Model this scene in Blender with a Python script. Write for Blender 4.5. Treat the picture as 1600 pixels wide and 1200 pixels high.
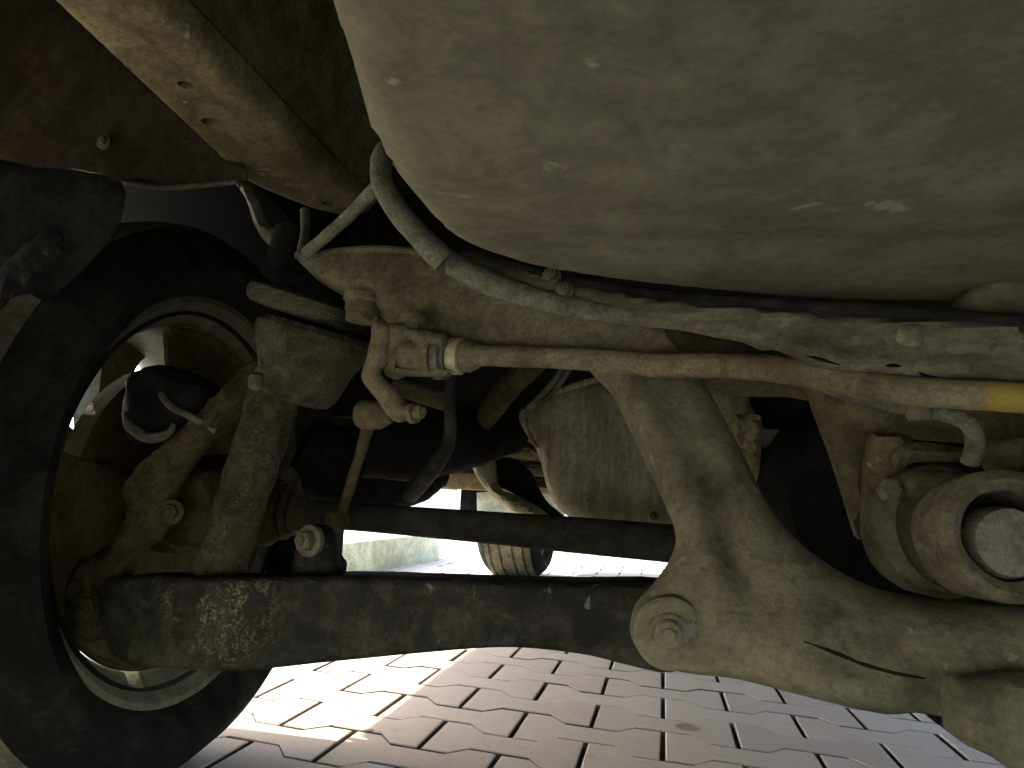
import bpy, bmesh, math, random
import numpy as np
from mathutils import Vector, Matrix, noise
from mathutils.geometry import delaunay_2d_cdt

for o in list(bpy.data.objects):
    bpy.data.objects.remove(o, do_unlink=True)
scene = bpy.context.scene
COL = scene.collection
rnd = random.Random(7)

# ------------------------------------------------------------------ camera
FPX, CAM_H, ROLL = 1109.0, 0.36, math.radians(3.0)
_c, _s = math.cos(ROLL), math.sin(ROLL)
_u0, _v0 = 236 * _c + 195 * _s, -236 * _s + 195 * _c
PITCH = math.atan(_v0 / FPX)
YAW = math.atan(_u0 * math.cos(PITCH) / FPX)
CAM = Vector((0, 0, CAM_H))
FWD = Vector((-math.sin(YAW) * math.cos(PITCH), math.cos(YAW) * math.cos(PITCH), math.sin(PITCH)))
R0 = Vector((math.cos(YAW), math.sin(YAW), 0))
U0 = R0.cross(FWD)
cam_d = bpy.data.cameras.new('camera')
cam = bpy.data.objects.new('camera', cam_d)
COL.objects.link(cam)
cam_d.sensor_fit = 'HORIZONTAL'
cam_d.sensor_width = 36.0
cam_d.lens = 36.0 * FPX / 1600.0
cam_d.clip_start = 0.01
cam_d.clip_end = 2000
# pixel dx,dy(down): direction = FWD + R0*(dx c + dy s)/f - U0*(-dx s + dy c)/f
RIGHT = R0 * _c + U0 * _s
DOWN = R0 * _s - U0 * _c
UP = -DOWN
cam.matrix_world = Matrix((
    (RIGHT.x, UP.x, -FWD.x, CAM.x),
    (RIGHT.y, UP.y, -FWD.y, CAM.y),
    (RIGHT.z, UP.z, -FWD.z, CAM.z),
    (0, 0, 0, 1)))
scene.camera = cam

# ------------------------------------------------------------------ sky, sun, exposure
SUN_EL, SUN_AZ = math.radians(36.5), math.radians(-65)      # azimuth from +Y towards +X; the sun stands at the left, a little ahead
world = bpy.data.worlds.new('World')
scene.world = world
world.use_nodes = True
wn = world.node_tree
wn.nodes.clear()
sky = wn.nodes.new('ShaderNodeTexSky')
sky.sky_type = 'NISHITA'
sky.sun_disc = False
sky.sun_elevation = SUN_EL
sky.sun_rotation = SUN_AZ
sky.dust_density = 2.0
bg = wn.nodes.new('ShaderNodeBackground')
bg.inputs['Strength'].default_value = 0.15
wo = wn.nodes.new('ShaderNodeOutputWorld')
wn.links.new(sky.outputs[0], bg.inputs[0])
wn.links.new(bg.outputs[0], wo.inputs[0])
sun_d = bpy.data.lights.new('sun', 'SUN')
sun_d.energy = 2.0
sun_d.angle = math.radians(0.6)
sun_d.color = (1.0, 0.90, 0.70)
sun = bpy.data.objects.new('sun', sun_d)
COL.objects.link(sun)
sdir = Vector((math.sin(SUN_AZ) * math.cos(SUN_EL), math.cos(SUN_AZ) * math.cos(SUN_EL), math.sin(SUN_EL)))
sun.rotation_euler = sdir.to_track_quat('Z', 'Y').to_euler()
sun.location = sdir * 20
vs = scene.view_settings
vs.view_transform = 'Standard'
vs.look = 'None'
vs.gamma = 1.0
vs.use_curve_mapping = False
vs.exposure = 3.4
scene.cycles.max_bounces = 10
scene.cycles.diffuse_bounces = 7
scene.cycles.glossy_bounces = 3
scene.cycles.use_denoising = True
scene.cycles.sample_clamp_indirect = 6.0

# ------------------------------------------------------------------ placing helpers
def ray(x, y):
    return FWD + RIGHT * ((x - 800) / FPX) + DOWN * ((y - 600) / FPX)

def at(x, y, Y):
    d = ray(x, y)
    return CAM + d * (Y / d.y)

def at_z(x, y, z):
    d = ray(x, y)
    return CAM + d * ((z - CAM_H) / d.z)

def at_x(x, y, X):
    d = ray(x, y)
    return CAM + d * (X / d.x)

def proj(P):
    d = Vector(P) - CAM
    z = d.dot(FWD)
    return 800 + FPX * d.dot(RIGHT) / z, 600 + FPX * d.dot(DOWN) / z

# ------------------------------------------------------------------ materials
def lin(c):
    return tuple(((v / 255) / 12.92 if v / 255 <= 0.04045 else ((v / 255 + 0.055) / 1.055) ** 2.4) for v in c) + (1.0,)

class NT:
    def __init__(self, name):
        self.m = bpy.data.materials.new(name)
        self.m.use_nodes = True
        self.t = self.m.node_tree
        self.t.nodes.clear()
        self.out = self.n('ShaderNodeOutputMaterial')
        self.b = self.n('ShaderNodeBsdfPrincipled')
        self.l(self.b.outputs[0], self.out.inputs[0])
        self.tc = self.n('ShaderNodeTexCoord')
    def n(self, k):
        return self.t.nodes.new(k)
    def l(self, a, b):
        self.t.links.new(a, b)
    def noise(self, scale, detail=6, rough=0.6, dist=0.0, vec=None):
        n = self.n('ShaderNodeTexNoise')
        n.inputs['Scale'].default_value = scale
        n.inputs['Detail'].default_value = detail
        n.inputs['Roughness'].default_value = rough
        n.inputs['Distortion'].default_value = dist
        self.l(vec or self.tc.outputs['Object'], n.inputs['Vector'])
        return n.outputs['Fac']
    def ramp(self, src, a, b, va=0.0, vb=1.0):
        r = self.n('ShaderNodeMapRange')
        r.interpolation_type = 'SMOOTHSTEP'
        for k, v in zip(('From Min', 'From Max', 'To Min', 'To Max'), (a, b, va, vb)):
            r.inputs[k].default_value = v
        self.l(src, r.inputs['Value'])
        return r.outputs[0]
    def mix(self, fac, a, b):
        m = self.n('ShaderNodeMix')
        m.data_type = 'RGBA'
        for k, v in ((0, fac), (6, a), (7, b)):
            if hasattr(v, 'is_output'):
                self.l(v, m.inputs[k])
            else:
                m.inputs[k].default_value = v
        return m.outputs[2]
    def math(self, op, a, b=0.0):
        m = self.n('ShaderNodeMath')
        m.operation = op
        for k, v in ((0, a), (1, b)):
            if hasattr(v, 'is_output'):
                self.l(v, m.inputs[k])
            else:
                m.inputs[k].default_value = v
        return m.outputs[0]
    def bump(self, h, strength=0.3, dist=0.002):
        b = self.n('ShaderNodeBump')
        b.inputs['Strength'].default_value = strength
        b.inputs['Distance'].default_value = dist
        self.l(h, b.inputs['Height'])
        self.l(b.outputs[0], self.b.inputs['Normal'])
    def sphere(self, p, r0, r1):
        v = self.n('ShaderNodeVectorMath')
        v.operation = 'DISTANCE'
        self.l(self.tc.outputs['Object'], v.inputs[0])
        v.inputs[1].default_value = tuple(p)
        return self.ramp(v.outputs['Value'], r0, r1, 1.0, 0.0)

ALB = .57
def dusty(name, base, dust, amt=0.5, scale=14, rough=0.85, specks=0.0, speck_col=(0.55, 0.5, 0.38, 1), rust=0.0,
          bump=0.35, metal=0.0, blotch=0.5, crackle=None, stretch=None, spec=0.1, soft=.09, grit=1.0):
    base, dust, speck_col = [(q[0] * ALB * .905, q[1] * ALB * .985, q[2] * ALB * .84, 1) for q in (base, dust, speck_col)]
    t = NT(name)
    vec = None
    if stretch:
        mp = t.n('ShaderNodeMapping')
        mp.inputs['Scale'].default_value = stretch
        t.l(t.tc.outputs['Object'], mp.inputs['Vector'])
        vec = mp.outputs[0]
    big = t.noise(scale * 0.45, 5, 0.62, 0.6, vec)
    mid = t.noise(scale * 2.6, 8, 0.72, 0.5, vec)
    fine = t.noise(scale * 15, 4, 0.65)
    base = tuple(v * 0.72 for v in base[:3]) + (1,)
    mask = t.math('ADD', t.math('MULTIPLY', big, 0.5), t.math('MULTIPLY', mid, 0.5))
    sh_ = 0.5 + (0.5 - amt) * 0.16
    f = t.ramp(mask, sh_ - soft, sh_ + soft)
    col = t.mix(f, base, dust)
    # darker damp blotches and pale dried patches, each with an outline of its own
    bl = t.ramp(t.noise(scale * 1.3, 7, 0.72, 1.0, vec), 0.50, 0.60)
    dk = tuple(v * 0.55 for v in dust[:3]) + (1,)
    col = t.mix(t.math('MULTIPLY', bl, blotch * 0.5), col, dk)
    pl_ = t.ramp(t.noise(scale * 3.1, 6, 0.7, 0.7, vec), 0.57, 0.66)
    lt = tuple(min(1, v * 1.35) for v in dust[:3]) + (1,)
    col = t.mix(t.math('MULTIPLY', pl_, blotch * 0.45), col, lt)
    pit = t.ramp(t.noise(scale * 9, 3, 0.6), 0.60, 0.70, 0.0, 0.5 * grit)
    col = t.mix(pit, col, tuple(v * 0.5 for v in base[:3]) + (1,))
    gr = t.ramp(fine, 0.40, 0.62, 0.0, 0.35 * grit)
    col = t.mix(gr, col, tuple(v * 0.6 for v in base[:3]) + (1,))
    if rust > 0:
        rf = t.ramp(t.noise(scale * 0.8, 6, 0.7, 0.4), 0.62 - rust * 0.25, 0.78 - rust * 0.2)
        col = t.mix(t.math('MULTIPLY', rf, 0.8), col, tuple(v * ALB for v in (0.20, 0.115, 0.055)) + (1,))
    h = t.math('ADD', t.math('MULTIPLY', mid, 0.6), t.math('MULTIPLY', fine, 0.4))
    if specks > 0:
        sp = t.ramp(t.noise(scale * 3.4, 3, 0.55, 0.4), 0.68 - specks * 0.12, 0.75 - specks * 0.1)
        col = t.mix(t.math('MULTIPLY', sp, 0.75), col, speck_col)
    if crackle:
        w = t.noise(crackle[0], 4, 0.62, 1.6)
        rid = t.math('ABSOLUTE', t.math('SUBTRACT', w, 0.52))
        line = t.ramp(rid, 0.005, 0.030, 1.0, 0.0)
        area = t.ramp(t.noise(crackle[0] * 0.34, 5, 0.7, 0.6), 0.60 - crackle[1] * 0.16, 0.66 - crackle[1] * 0.12)
        flake = t.ramp(t.noise(crackle[0] * 1.7, 5, 0.7, 0.4), 0.56, 0.62)
        line = t.math('MAXIMUM', line, t.math('MULTIPLY', flake, 0.7))
        if len(crackle) > 3:
            area = t.math('MULTIPLY', area, t.sphere(*crackle[3]))
        cm = t.math('MULTIPLY', line, area)
        col = t.mix(t.math('MULTIPLY', cm, 0.6), col, (crackle[2][0] * ALB, crackle[2][1] * ALB, crackle[2][2] * ALB * .9, 1))
        h = t.math('ADD', h, t.math('MULTIPLY', cm, 0.5))
    t.l(col, t.b.inputs['Base Color'])
    t.b.inputs['Roughness'].default_value = rough
    t.b.inputs['Metallic'].default_value = metal
    t.b.inputs['Specular IOR Level'].default_value = spec
    t.bump(h, min(1.0, bump * 1.8), 0.006)
    return t.m

def c3(*v):
    return tuple(v) + (1.0,)

M = {}
M['tank'] = dusty('dusty_tank', c3(.19, .175, .125), c3(.30, .275, .205), .5, 11, .9, specks=.07, speck_col=c3(.42, .40, .30), bump=.10, blotch=.35, soft=.17, grit=.45)
M['rail'] = dusty('dusty_rail', c3(.20, .165, .095), c3(.33, .28, .17), .55, 12, .85, specks=.05, rust=.12, bump=.3)
M['rust_panel'] = dusty('rusty_panel', c3(.075, .054, .032), c3(.11, .09, .06), .45, 8, .9, rust=.22, bump=.25)
M['dark_floor'] = dusty('dark_underbody', c3(.055, .048, .034), c3(.10, .088, .060), .4, 9, .9, spec=0.04, bump=.3)
M['bracket'] = dusty('tan_bracket', c3(.22, .185, .115), c3(.34, .30, .205), .6, 16, .85, rust=.06, bump=.25, blotch=.35)
M['bar'] = dusty('tan_bar', c3(.24, .19, .115), c3(.36, .31, .21), .55, 22, .85, rust=.2, bump=.3)
M['bar_painted'] = dusty('tan_bar_with_paint', c3(.24, .19, .115), c3(.36, .31, .21), .55, 22, .85, rust=.2, bump=.3)
def paint_band(m):
    t = m.node_tree
    b = [n for n in t.nodes if n.type == 'BSDF_PRINCIPLED'][0]
    old = b.inputs['Base Color'].links[0].from_socket
    q = NT.__new__(NT)
    q.m, q.t = m, t
    q.tc = [n for n in t.nodes if n.type == 'TEX_COORD'][0]
    c = at(1600, 619, .515)
    v = q.n('ShaderNodeVectorMath'); v.operation = 'DISTANCE'
    q.l(q.tc.outputs['Object'], v.inputs[0]); v.inputs[1].default_value = tuple(c)
    d = q.math('ADD', v.outputs['Value'], q.math('MULTIPLY', q.noise(90, 5, .7), .02))
    q.l(q.mix(q.ramp(d, .026, .040, .75, 0), old, c3(.27, .215, .03)), b.inputs['Base Color'])
paint_band(M['bar_painted'])
M['grey'] = dusty('dusty_grey', c3(.15, .145, .115), c3(.30, .29, .235), .6, 20, .85, specks=.08, bump=.35)
M['shield'] = dusty('dusty_shield', c3(.17, .155, .11), c3(.32, .295, .22), .62, 10, .85, specks=.06, bump=.3, stretch=(.6, 1, 2))
M['subframe'] = dusty('dusty_subframe', c3(.15, .14, .10), c3(.33, .295, .205), .62, 13, .88, specks=.10, speck_col=c3(.42, .42, .38), bump=.3, blotch=.6, soft=.13, grit=.7)
M['arm'] = dusty('black_arm', c3(.035, .035, .032), c3(.10, .095, .075), .42, 14, .6, specks=.10, speck_col=c3(.26, .27, .27), bump=.3,
                 crackle=(85, .95, c3(.75, .68, .50), (at(375, 925, .68), .03, .10)))
M['shock'] = dusty('muddy_shock', c3(.075, .068, .045), c3(.20, .18, .12), .5, 22, .8, bump=.8, blotch=.9,
                   crackle=(95, .75, c3(.72, .67, .52)))
M['knuckle'] = dusty('dirty_casting', c3(.085, .068, .04), c3(.19, .155, .095), .5, 18, .85, rust=.25, bump=.5)
M['shaft'] = dusty('dusty_shaft', c3(.075, .073, .064), c3(.13, .125, .105), .5, 12, .8, bump=.3)
M['disc'] = dusty('brown_disc', c3(.10, .07, .035), c3(.16, .12, .065), .5, 10, .8, rust=.35, bump=.2)
M['muffler'] = dusty('muffler_steel', c3(.40, .36, .26), c3(.58, .53, .39), .6, 9, .75, rust=.05, bump=.2, metal=.1, stretch=(3, 1, .5))
M['black'] = dusty('black_plastic', c3(.026, .026, .025), c3(.050, .048, .042), .4, 14, .85, spec=0.04, bump=.3)
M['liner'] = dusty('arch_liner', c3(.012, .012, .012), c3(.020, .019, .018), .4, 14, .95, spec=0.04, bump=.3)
M['flap'] = dusty('muddy_liner', c3(.022, .022, .022), c3(.06, .055, .045), .4, 14, .8, bump=.6, specks=.12, speck_col=c3(.42, .37, .27))
M['rubber'] = dusty('tyre_rubber', c3(.022, .021, .019), c3(.05, .047, .038), .45, 9, .85, spec=0.04, bump=.2)
M['tread'] = dusty('dusty_tread', c3(.10, .09, .072), c3(.22, .20, .15), .55, 10, .9, bump=.3)
M['mount'] = dusty('rubber_ring', c3(.085, .085, .06), c3(.21, .205, .15), .55, 24, .85, bump=.6, stretch=(1, 1, 4))
M['steel'] = dusty('bolt_steel', c3(.20, .18, .13), c3(.36, .33, .25), .55, 40, .6, bump=.3, metal=.2)
M['brass'] = dusty('plated_collar', c3(.80, .70, .46), c3(.9, .82, .60), .5, 40, .5, bump=.2, metal=.0)
M['yellow'] = dusty('yellow_paint', c3(.62, .50, .06), c3(.55, .45, .12), .4, 40, .6, bump=.2)
M['bush'] = dusty('bushing_ring', c3(.17, .145, .10), c3(.28, .245, .175), .55, 22, .8, rust=.1, bump=.4)
M['bolt_grey'] = dusty('grey_stud', c3(.30, .29, .26), c3(.42, .40, .35), .5, 28, .55, bump=.25, metal=.15)
ALB = 1.0
M['alloy'] = dusty('dirty_alloy', c3(.20, .19, .155), c3(.065, .055, .038), .6, 11, .6, bump=.15, metal=.1, blotch=.6)
M['concrete'] = dusty('pale_concrete', c3(.55, .54, .50), c3(.68, .67, .62), .55, 6, .9, bump=.3, blotch=.3)
M['paint'] = dusty('car_paint', c3(.30, .31, .32), c3(.36, .36, .35), .3, 3, .35, bump=.02, blotch=.1)
M['splash'] = dusty('pale_splash_guard', c3(.36, .37, .36), c3(.48, .48, .45), .5, 8, .8, bump=.2)

def wall_mat():
    t = NT('pale_lavender_wall')
    n = t.noise(1.3, 6, .6)
    col = t.mix(t.ramp(n, .35, .65), c3(.66, .60, .64), c3(.74, .69, .70))
    t.l(col, t.b.inputs['Base Color'])
    t.b.inputs['Roughness'].default_value = .9
    t.bump(t.noise(60, 4), .2, .004)
    return t.m
M['wall'] = wall_mat()

def paver_mat():
    t = NT('concrete_paver')
    oi = t.n('ShaderNodeObjectInfo')
    g = t.n('ShaderNodeNewGeometry')
    big = t.noise(3.0, 5, .6, .3, g.outputs['Position'])
    fine = t.noise(260, 3, .6, 0, g.outputs['Position'])
    mid = t.noise(26, 6, .7, .4, g.outputs['Position'])
    rn = t.math('FRACT', t.math('MULTIPLY', t.math('ADD', oi.outputs['Random'], g.outputs['Random Per Island']), 3.7))
    col = t.mix(rn, c3(.40, .325, .27), c3(.49, .41, .345))
    col = t.mix(t.ramp(big, .35, .7, 0, .45), col, c3(.45, .37, .305))
    col = t.mix(t.ramp(mid, .52, .78, 0, .5), col, c3(.27, .21, .18))
    col = t.mix(t.ramp(fine, .35, .75, 0, .35), col, c3(.28, .22, .195))
    # a few round stains
    for (px, py, r) in ((1075, 1136, .026), (545, 1070, .012), (575, 1141, .012)):
        p = at_z(px, py, 0)
        v = t.n('ShaderNodeVectorMath')
        v.operation = 'DISTANCE'
        t.l(g.outputs['Position'], v.inputs[0])
        v.inputs[1].default_value = tuple(p)
        s = t.ramp(v.outputs['Value'], r * .55, r, .8, 0)
        col = t.mix(t.math('MULTIPLY', s, t.ramp(mid, .3, .6, .4, 1)), col, c3(.10, .06, .045))
    t.l(col, t.b.inputs['Base Color'])
    t.b.inputs['Roughness'].default_value = .88
    t.b.inputs['Specular IOR Level'].default_value = .3
    t.bump(t.math('ADD', t.math('MULTIPLY', fine, .6), mid), .35, .0015)
    return t.m
M['paver'] = paver_mat()

def sand_mat():
    t = NT('joint_sand')
    g = t.n('ShaderNodeNewGeometry')
    n = t.noise(300, 3, .6, 0, g.outputs['Position'])
    t.l(t.mix(n, c3(.075, .06, .047), c3(.17, .14, .108)), t.b.inputs['Base Color'])
    t.b.inputs['Roughness'].default_value = .95
    t.bump(n, .6, .002)
    return t.m
M['sand'] = sand_mat()

def far_mat():
    t = NT('far_paving')
    g = t.n('ShaderNodeNewGeometry')
    b = t.n('ShaderNodeTexBrick')
    b.inputs['Scale'].default_value = 4.4
    b.inputs['Color1'].default_value = c3(.42, .335, .295)
    b.inputs['Color2'].default_value = c3(.49, .395, .35)
    b.inputs['Mortar'].default_value = c3(.16, .135, .11)
    b.inputs['Mortar Size'].default_value = .016
    t.l(g.outputs['Position'], b.inputs['Vector'])
    n = t.noise(2, 6, .6, .3, g.outputs['Position'])
    t.l(t.mix(t.ramp(n, .4, .7, 0, .3), b.outputs['Color'], c3(.45, .38, .35)), t.b.inputs['Base Color'])
    t.b.inputs['Roughness'].default_value = .9
    return t.m
M['far'] = far_mat()

# ------------------------------------------------------------------ mesh helpers
def link(name, me, mat, parent=None, smooth=35):
    o = bpy.data.objects.new(name, me)
    COL.objects.link(o)
    if mat is not None and not me.materials:
        me.materials.append(M[mat] if isinstance(mat, str) else mat)
    if smooth:
        me.polygons.foreach_set('use_smooth', [True] * len(me.polygons))
        me.set_sharp_from_angle(angle=math.radians(smooth))
    if parent is not None:
        o.parent = parent
        if parent.get('category') and parent.get('category') == 'car':
            o.matrix_parent_inverse = Matrix.Translation(-parent.location)
    return o

def from_bm(name, bm, mat, parent=None, smooth=35):
    bmesh.ops.recalc_face_normals(bm, faces=bm.faces[:])
    me = bpy.data.meshes.new(name)
    bm.to_mesh(me)
    bm.free()
    return link(name, me, mat, parent, smooth)

def catmull(pts, n=8, closed=False):
    pts = [Vector(p) for p in pts]
    out = []
    N = len(pts)
    rng = range(N) if closed else range(N - 1)
    for i in rng:
        if closed:
            p0, p1, p2, p3 = pts[i - 1], pts[i], pts[(i + 1) % N], pts[(i + 2) % N]
        else:
            p1, p2 = pts[i], pts[i + 1]
            p0 = pts[i - 1] if i else p1 * 2 - p2
            p3 = pts[i + 2] if i + 2 < N else p2 * 2 - p1
        for k in range(n):
            t = k / n
            out.append(0.5 * ((2 * p1) + (p2 - p0) * t + (2 * p0 - 5 * p1 + 4 * p2 - p3) * t * t + (3 * p1 - p0 - 3 * p2 + p3) * t ** 3))
    if not closed:
        out.append(pts[-1])
    return out

def add_tube(bm, path, radii, segs=14, wob=0.0, flat=None):
    """sweep a round section; radii one number or one per path point"""
    n = len(path)
    if not hasattr(radii, '__len__'):
        radii = [radii] * n
    tang = [((path[min(i + 1, n - 1)] - path[max(i - 1, 0)]).normalized()) for i in range(n)]
    ref = Vector((0, 0, 1)) if abs(tang[0].z) < .9 else Vector((1, 0, 0))
    u = tang[0].cross(ref).normalized()
    rings = []
    for i in range(n):
        u = (u - tang[i] * u.dot(tang[i])).normalized()
        v = tang[i].cross(u)
        ring = []
        for k in range(segs):
            a = 2 * math.pi * k / segs
            r = radii[i]
            p = path[i] + (u * math.cos(a) + v * math.sin(a)) * r
            if wob:
                p += (p - path[i]).normalized() * wob * noise.noise(p * 60)
            ring.append(bm.verts.new(p))
        rings.append(ring)
    for a, b in zip(rings, rings[1:]):
        for k in range(segs):
            bm.faces.new((a[k], a[(k + 1) % segs], b[(k + 1) % segs], b[k]))
    bm.faces.new(rings[0][::-1])
    bm.faces.new(rings[-1])

def tube(name, pts, r, mat, parent, n=8, segs=14, wob=0.0):
    """pts: list of Vectors; r scalar or per control point"""
    path = catmull(pts, n)
    if hasattr(r, '__len__'):
        rr = [v.x for v in catmull([Vector((q, 0, 0)) for q in r], n)]
    else:
        rr = r
    bm = bmesh.new()
    add_tube(bm, path, rr, segs, wob)
    return from_bm(name, bm, mat, parent)

def pxtube(name, pts, mat, parent, **k):
    """pts rows: px, py, Y, radius"""
    return tube(name, [at(*p[:3]) for p in pts], [p[3] for p in pts], mat, parent, **k)

def add_lathe(bm, p0, axis, prof, segs=28, wob=0.0, wscale=40, phase=0.0):
    """prof rows (s, r): distance along the axis, radius. open ends are capped"""
    axis = axis.normalized()
    ref = Vector((0, 0, 1)) if abs(axis.z) < .9 else Vector((1, 0, 0))
    u = axis.cross(ref).normalized()
    v = axis.cross(u)
    rings = []
    for s_, r in prof:
        ring = []
        for k in range(segs):
            a = 2 * math.pi * k / segs + phase
            d = u * math.cos(a) + v * math.sin(a)
            p = p0 + axis * s_ + d * r
            if wob:
                p += d * wob * noise.noise(p * wscale)
            ring.append(bm.verts.new(p))
        rings.append(ring)
    for a, b in zip(rings, rings[1:]):
        for k in range(segs):
            bm.faces.new((a[k], a[(k + 1) % segs], b[(k + 1) % segs], b[k]))
    bm.faces.new(rings[0][::-1])
    bm.faces.new(rings[-1])

def lathe(name, p0, axis, prof, mat, parent, segs=28, wob=0.0, wscale=40, smooth=35):
    bm = bmesh.new()
    add_lathe(bm, p0, axis, prof, segs, wob, wscale)
    return from_bm(name, bm, mat, parent, smooth)

def bolt(name, p, axis, r, h, mat, parent, washer=1.5, hexa=True):
    bm = bmesh.new()
    add_lathe(bm, p, axis, [(-.002, r * washer), (h * .25, r * washer), (h * .3, r * washer * .93)], 22)
    add_lathe(bm, p, axis, [(h * .28, r), (h * .85, r), (h, r * .86)], 6 if hexa else 20)
    add_lathe(bm, p, axis, [(h * .9, r * .5), (h * 1.15, r * .48), (h * 1.2, r * .4)], 14)
    return from_bm(name, bm, mat, parent, 30)

def poly_dist(P, loop):
    A = np.array(loop)
    B = np.roll(A, -1, axis=0)
    d = np.full(len(P), 1e9)
    for a, b in zip(A, B):
        ab = b - a
        L = ab @ ab + 1e-18
        t = np.clip(((P - a) @ ab) / L, 0, 1)
        q = a + t[:, None] * ab
        d = np.minimum(d, np.hypot(*(P - q).T))
    return d

def inside(P, loop):
    A = np.array(loop)
    B = np.roll(A, -1, axis=0)
    r = np.zeros(len(P), bool)
    for (x1, y1), (x2, y2) in zip(A, B):
        c = (y1 > P[:, 1]) != (y2 > P[:, 1])
        with np.errstate(divide='ignore', invalid='ignore'):
            xi = (x2 - x1) * (P[:, 1] - y1) / (y2 - y1) + x1
        r ^= c & (P[:, 0] < xi)
    return r

def cast_mesh(loop, mp, tf, tb, r, res, relief=None, holes=(), back_r=None):
    """a casting: a 2D outline filled with a fine sheet on both sides, edges rounded by r.
    mp(u, v, w) -> world point, w < 0 towards the front."""
    fine_loop = []
    for a, b in zip(loop, list(loop[1:]) + [loop[0]]):
        m = max(1, int(math.ceil(math.hypot(b[0] - a[0], b[1] - a[1]) / (res * 1.1))))
        fine_loop += [(a[0] + (b[0] - a[0]) * q / m, a[1] + (b[1] - a[1]) * q / m) for q in range(m)]
    loop = fine_loop
    P = np.array(loop)
    lo, hi = P.min(0), P.max(0)
    gu, gv = np.meshgrid(np.arange(lo[0], hi[0], res), np.arange(lo[1], hi[1], res * .87))
    gu[1::2] += res * .5
    G = np.column_stack([gu.ravel(), gv.ravel()])
    keep = inside(G, loop)
    G = G[keep]
    if len(G):
        G = G[poly_dist(G, loop) > res * .45]
    for h in holes:
        if len(G):
            G = G[~inside(G, h)]
        if len(G):
            G = G[poly_dist(G, h) > res * .35]
    verts = [Vector(p) for p in loop]
    edges = [(i, (i + 1) % len(loop)) for i in range(len(loop))]
    faces_in = [list(range(len(loop)))]
    for h in holes:
        b = len(verts)
        verts += [Vector(p) for p in h]
        edges += [(b + i, b + (i + 1) % len(h)) for i in range(len(h))]
    verts += [Vector(p) for p in G]
    vo, eo, fo, ov, oe, of = delaunay_2d_cdt(verts, edges, [], 1, 1e-7)
    V = np.array([tuple(v) for v in vo])
    d = poly_dist(V, loop)
    cen = np.array([V[list(f)].mean(0) for f in fo])
    ok = inside(cen, loop)
    for h in holes:
        ok &= ~inside(cen, h)
    fl = [tuple(f) for f, k in zip(fo, ok) if k]
    q = np.clip(d / r, 0, 1)
    prof = r * (np.sqrt(np.clip(1 - (1 - q) ** 2, 0, 1)) - 1)
    br = back_r if back_r is not None else r
    qb = np.clip(d / br, 0, 1)
    profb = br * (np.sqrt(np.clip(1 - (1 - qb) ** 2, 0, 1)) - 1)
    wf = -(tf + prof)
    wb = tb + profb
    if relief is not None:
        for i in range(len(V)):
            wf[i] += relief(V[i][0], V[i][1], d[i])
    bm = bmesh.new()
    fv = [bm.verts.new(mp(V[i][0], V[i][1], wf[i])) for i in range(len(V))]
    bv = [bm.verts.new(mp(V[i][0], V[i][1], wb[i])) for i in range(len(V))]
    cnt = {}
    for f in fl:
        try:
            bm.faces.new([fv[i] for i in f])
            bm.faces.new([bv[i] for i in reversed(f)])
        except ValueError:
            continue
        for a, b in zip(f, f[1:] + f[:1]):
            cnt[(a, b)] = cnt.get((a, b), 0) + 1
    for (a, b) in list(cnt):
        if (b, a) not in cnt:
            try:
                bm.faces.new((fv[b], fv[a], bv[a], bv[b]))
            except ValueError:
                pass
    for v in list(bm.verts):
        if not v.link_faces:
            bm.verts.remove(v)
    return bm

def cast(name, px, mat, parent, Y, k=0.0, tf=.01, tb=.01, r=.008, res=.007, smooth_n=5, relief=None, holes=(), px0=800, sm=50, back_r=None, kz=0.0, z0=.27):
    """casting whose outline is given in picture points lying on the plane Y + k*(X - X0)"""
    X0 = at(px0, 700, Y).x
    def pl(x, y):
        d = ray(x, y)
        t = (Y - k * X0 + kz * (CAM_H - z0)) / (d.y - k * d.x - kz * d.z)
        return CAM + d * t
    def mp(u, v, w):
        return Vector((u, Y + k * (u - X0) + kz * (v - z0) + w, v))
    loop = [pl(*p) for p in px]
    loop = [Vector((p.x, p.z)) for p in loop]
    if smooth_n > 1:
        loop = catmull(loop, smooth_n, True)
    hl = []
    for h in holes:
        hl.append([(pl(*p).x, pl(*p).z) for p in h])
    rel = None
    if relief:
        rel = lambda u, v, d: relief(*proj((u, Y + k * (u - X0) + kz * (v - z0), v)), d)
    bm = cast_mesh(loop, mp, tf, tb, r, res, rel, hl, back_r)
    return from_bm(name, bm, mat, parent, sm)

def add_box(bm, lo, hi, bev=0.0):
    v = [bm.verts.new((x, y, z)) for x in (lo[0], hi[0]) for y in (lo[1], hi[1]) for z in (lo[2], hi[2])]
    fs = [(0, 1, 3, 2), (4, 6, 7, 5), (0, 4, 5, 1), (2, 3, 7, 6), (0, 2, 6, 4), (1, 5, 7, 3)]
    f = [bm.faces.new([v[i] for i in q]) for q in fs]
    if bev:
        es = list({e for q in f for e in q.edges})
        bmesh.ops.bevel(bm, geom=es, offset=bev, segments=3, profile=.5, affect='EDGES')

def box(name, lo, hi, mat, parent, bev=.004, smooth=35):
    bm = bmesh.new()
    add_box(bm, lo, hi, bev)
    return from_bm(name, bm, mat, parent, smooth)

def ell(cx, cy, rx, ry, n=24, rot=0.0):
    return [(cx + rx * math.cos(a) * math.cos(rot) - ry * math.sin(a) * math.sin(rot),
             cy + rx * math.cos(a) * math.sin(rot) + ry * math.sin(a) * math.cos(rot)) for a in [2 * math.pi * i / n for i in range(n)]]

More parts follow.
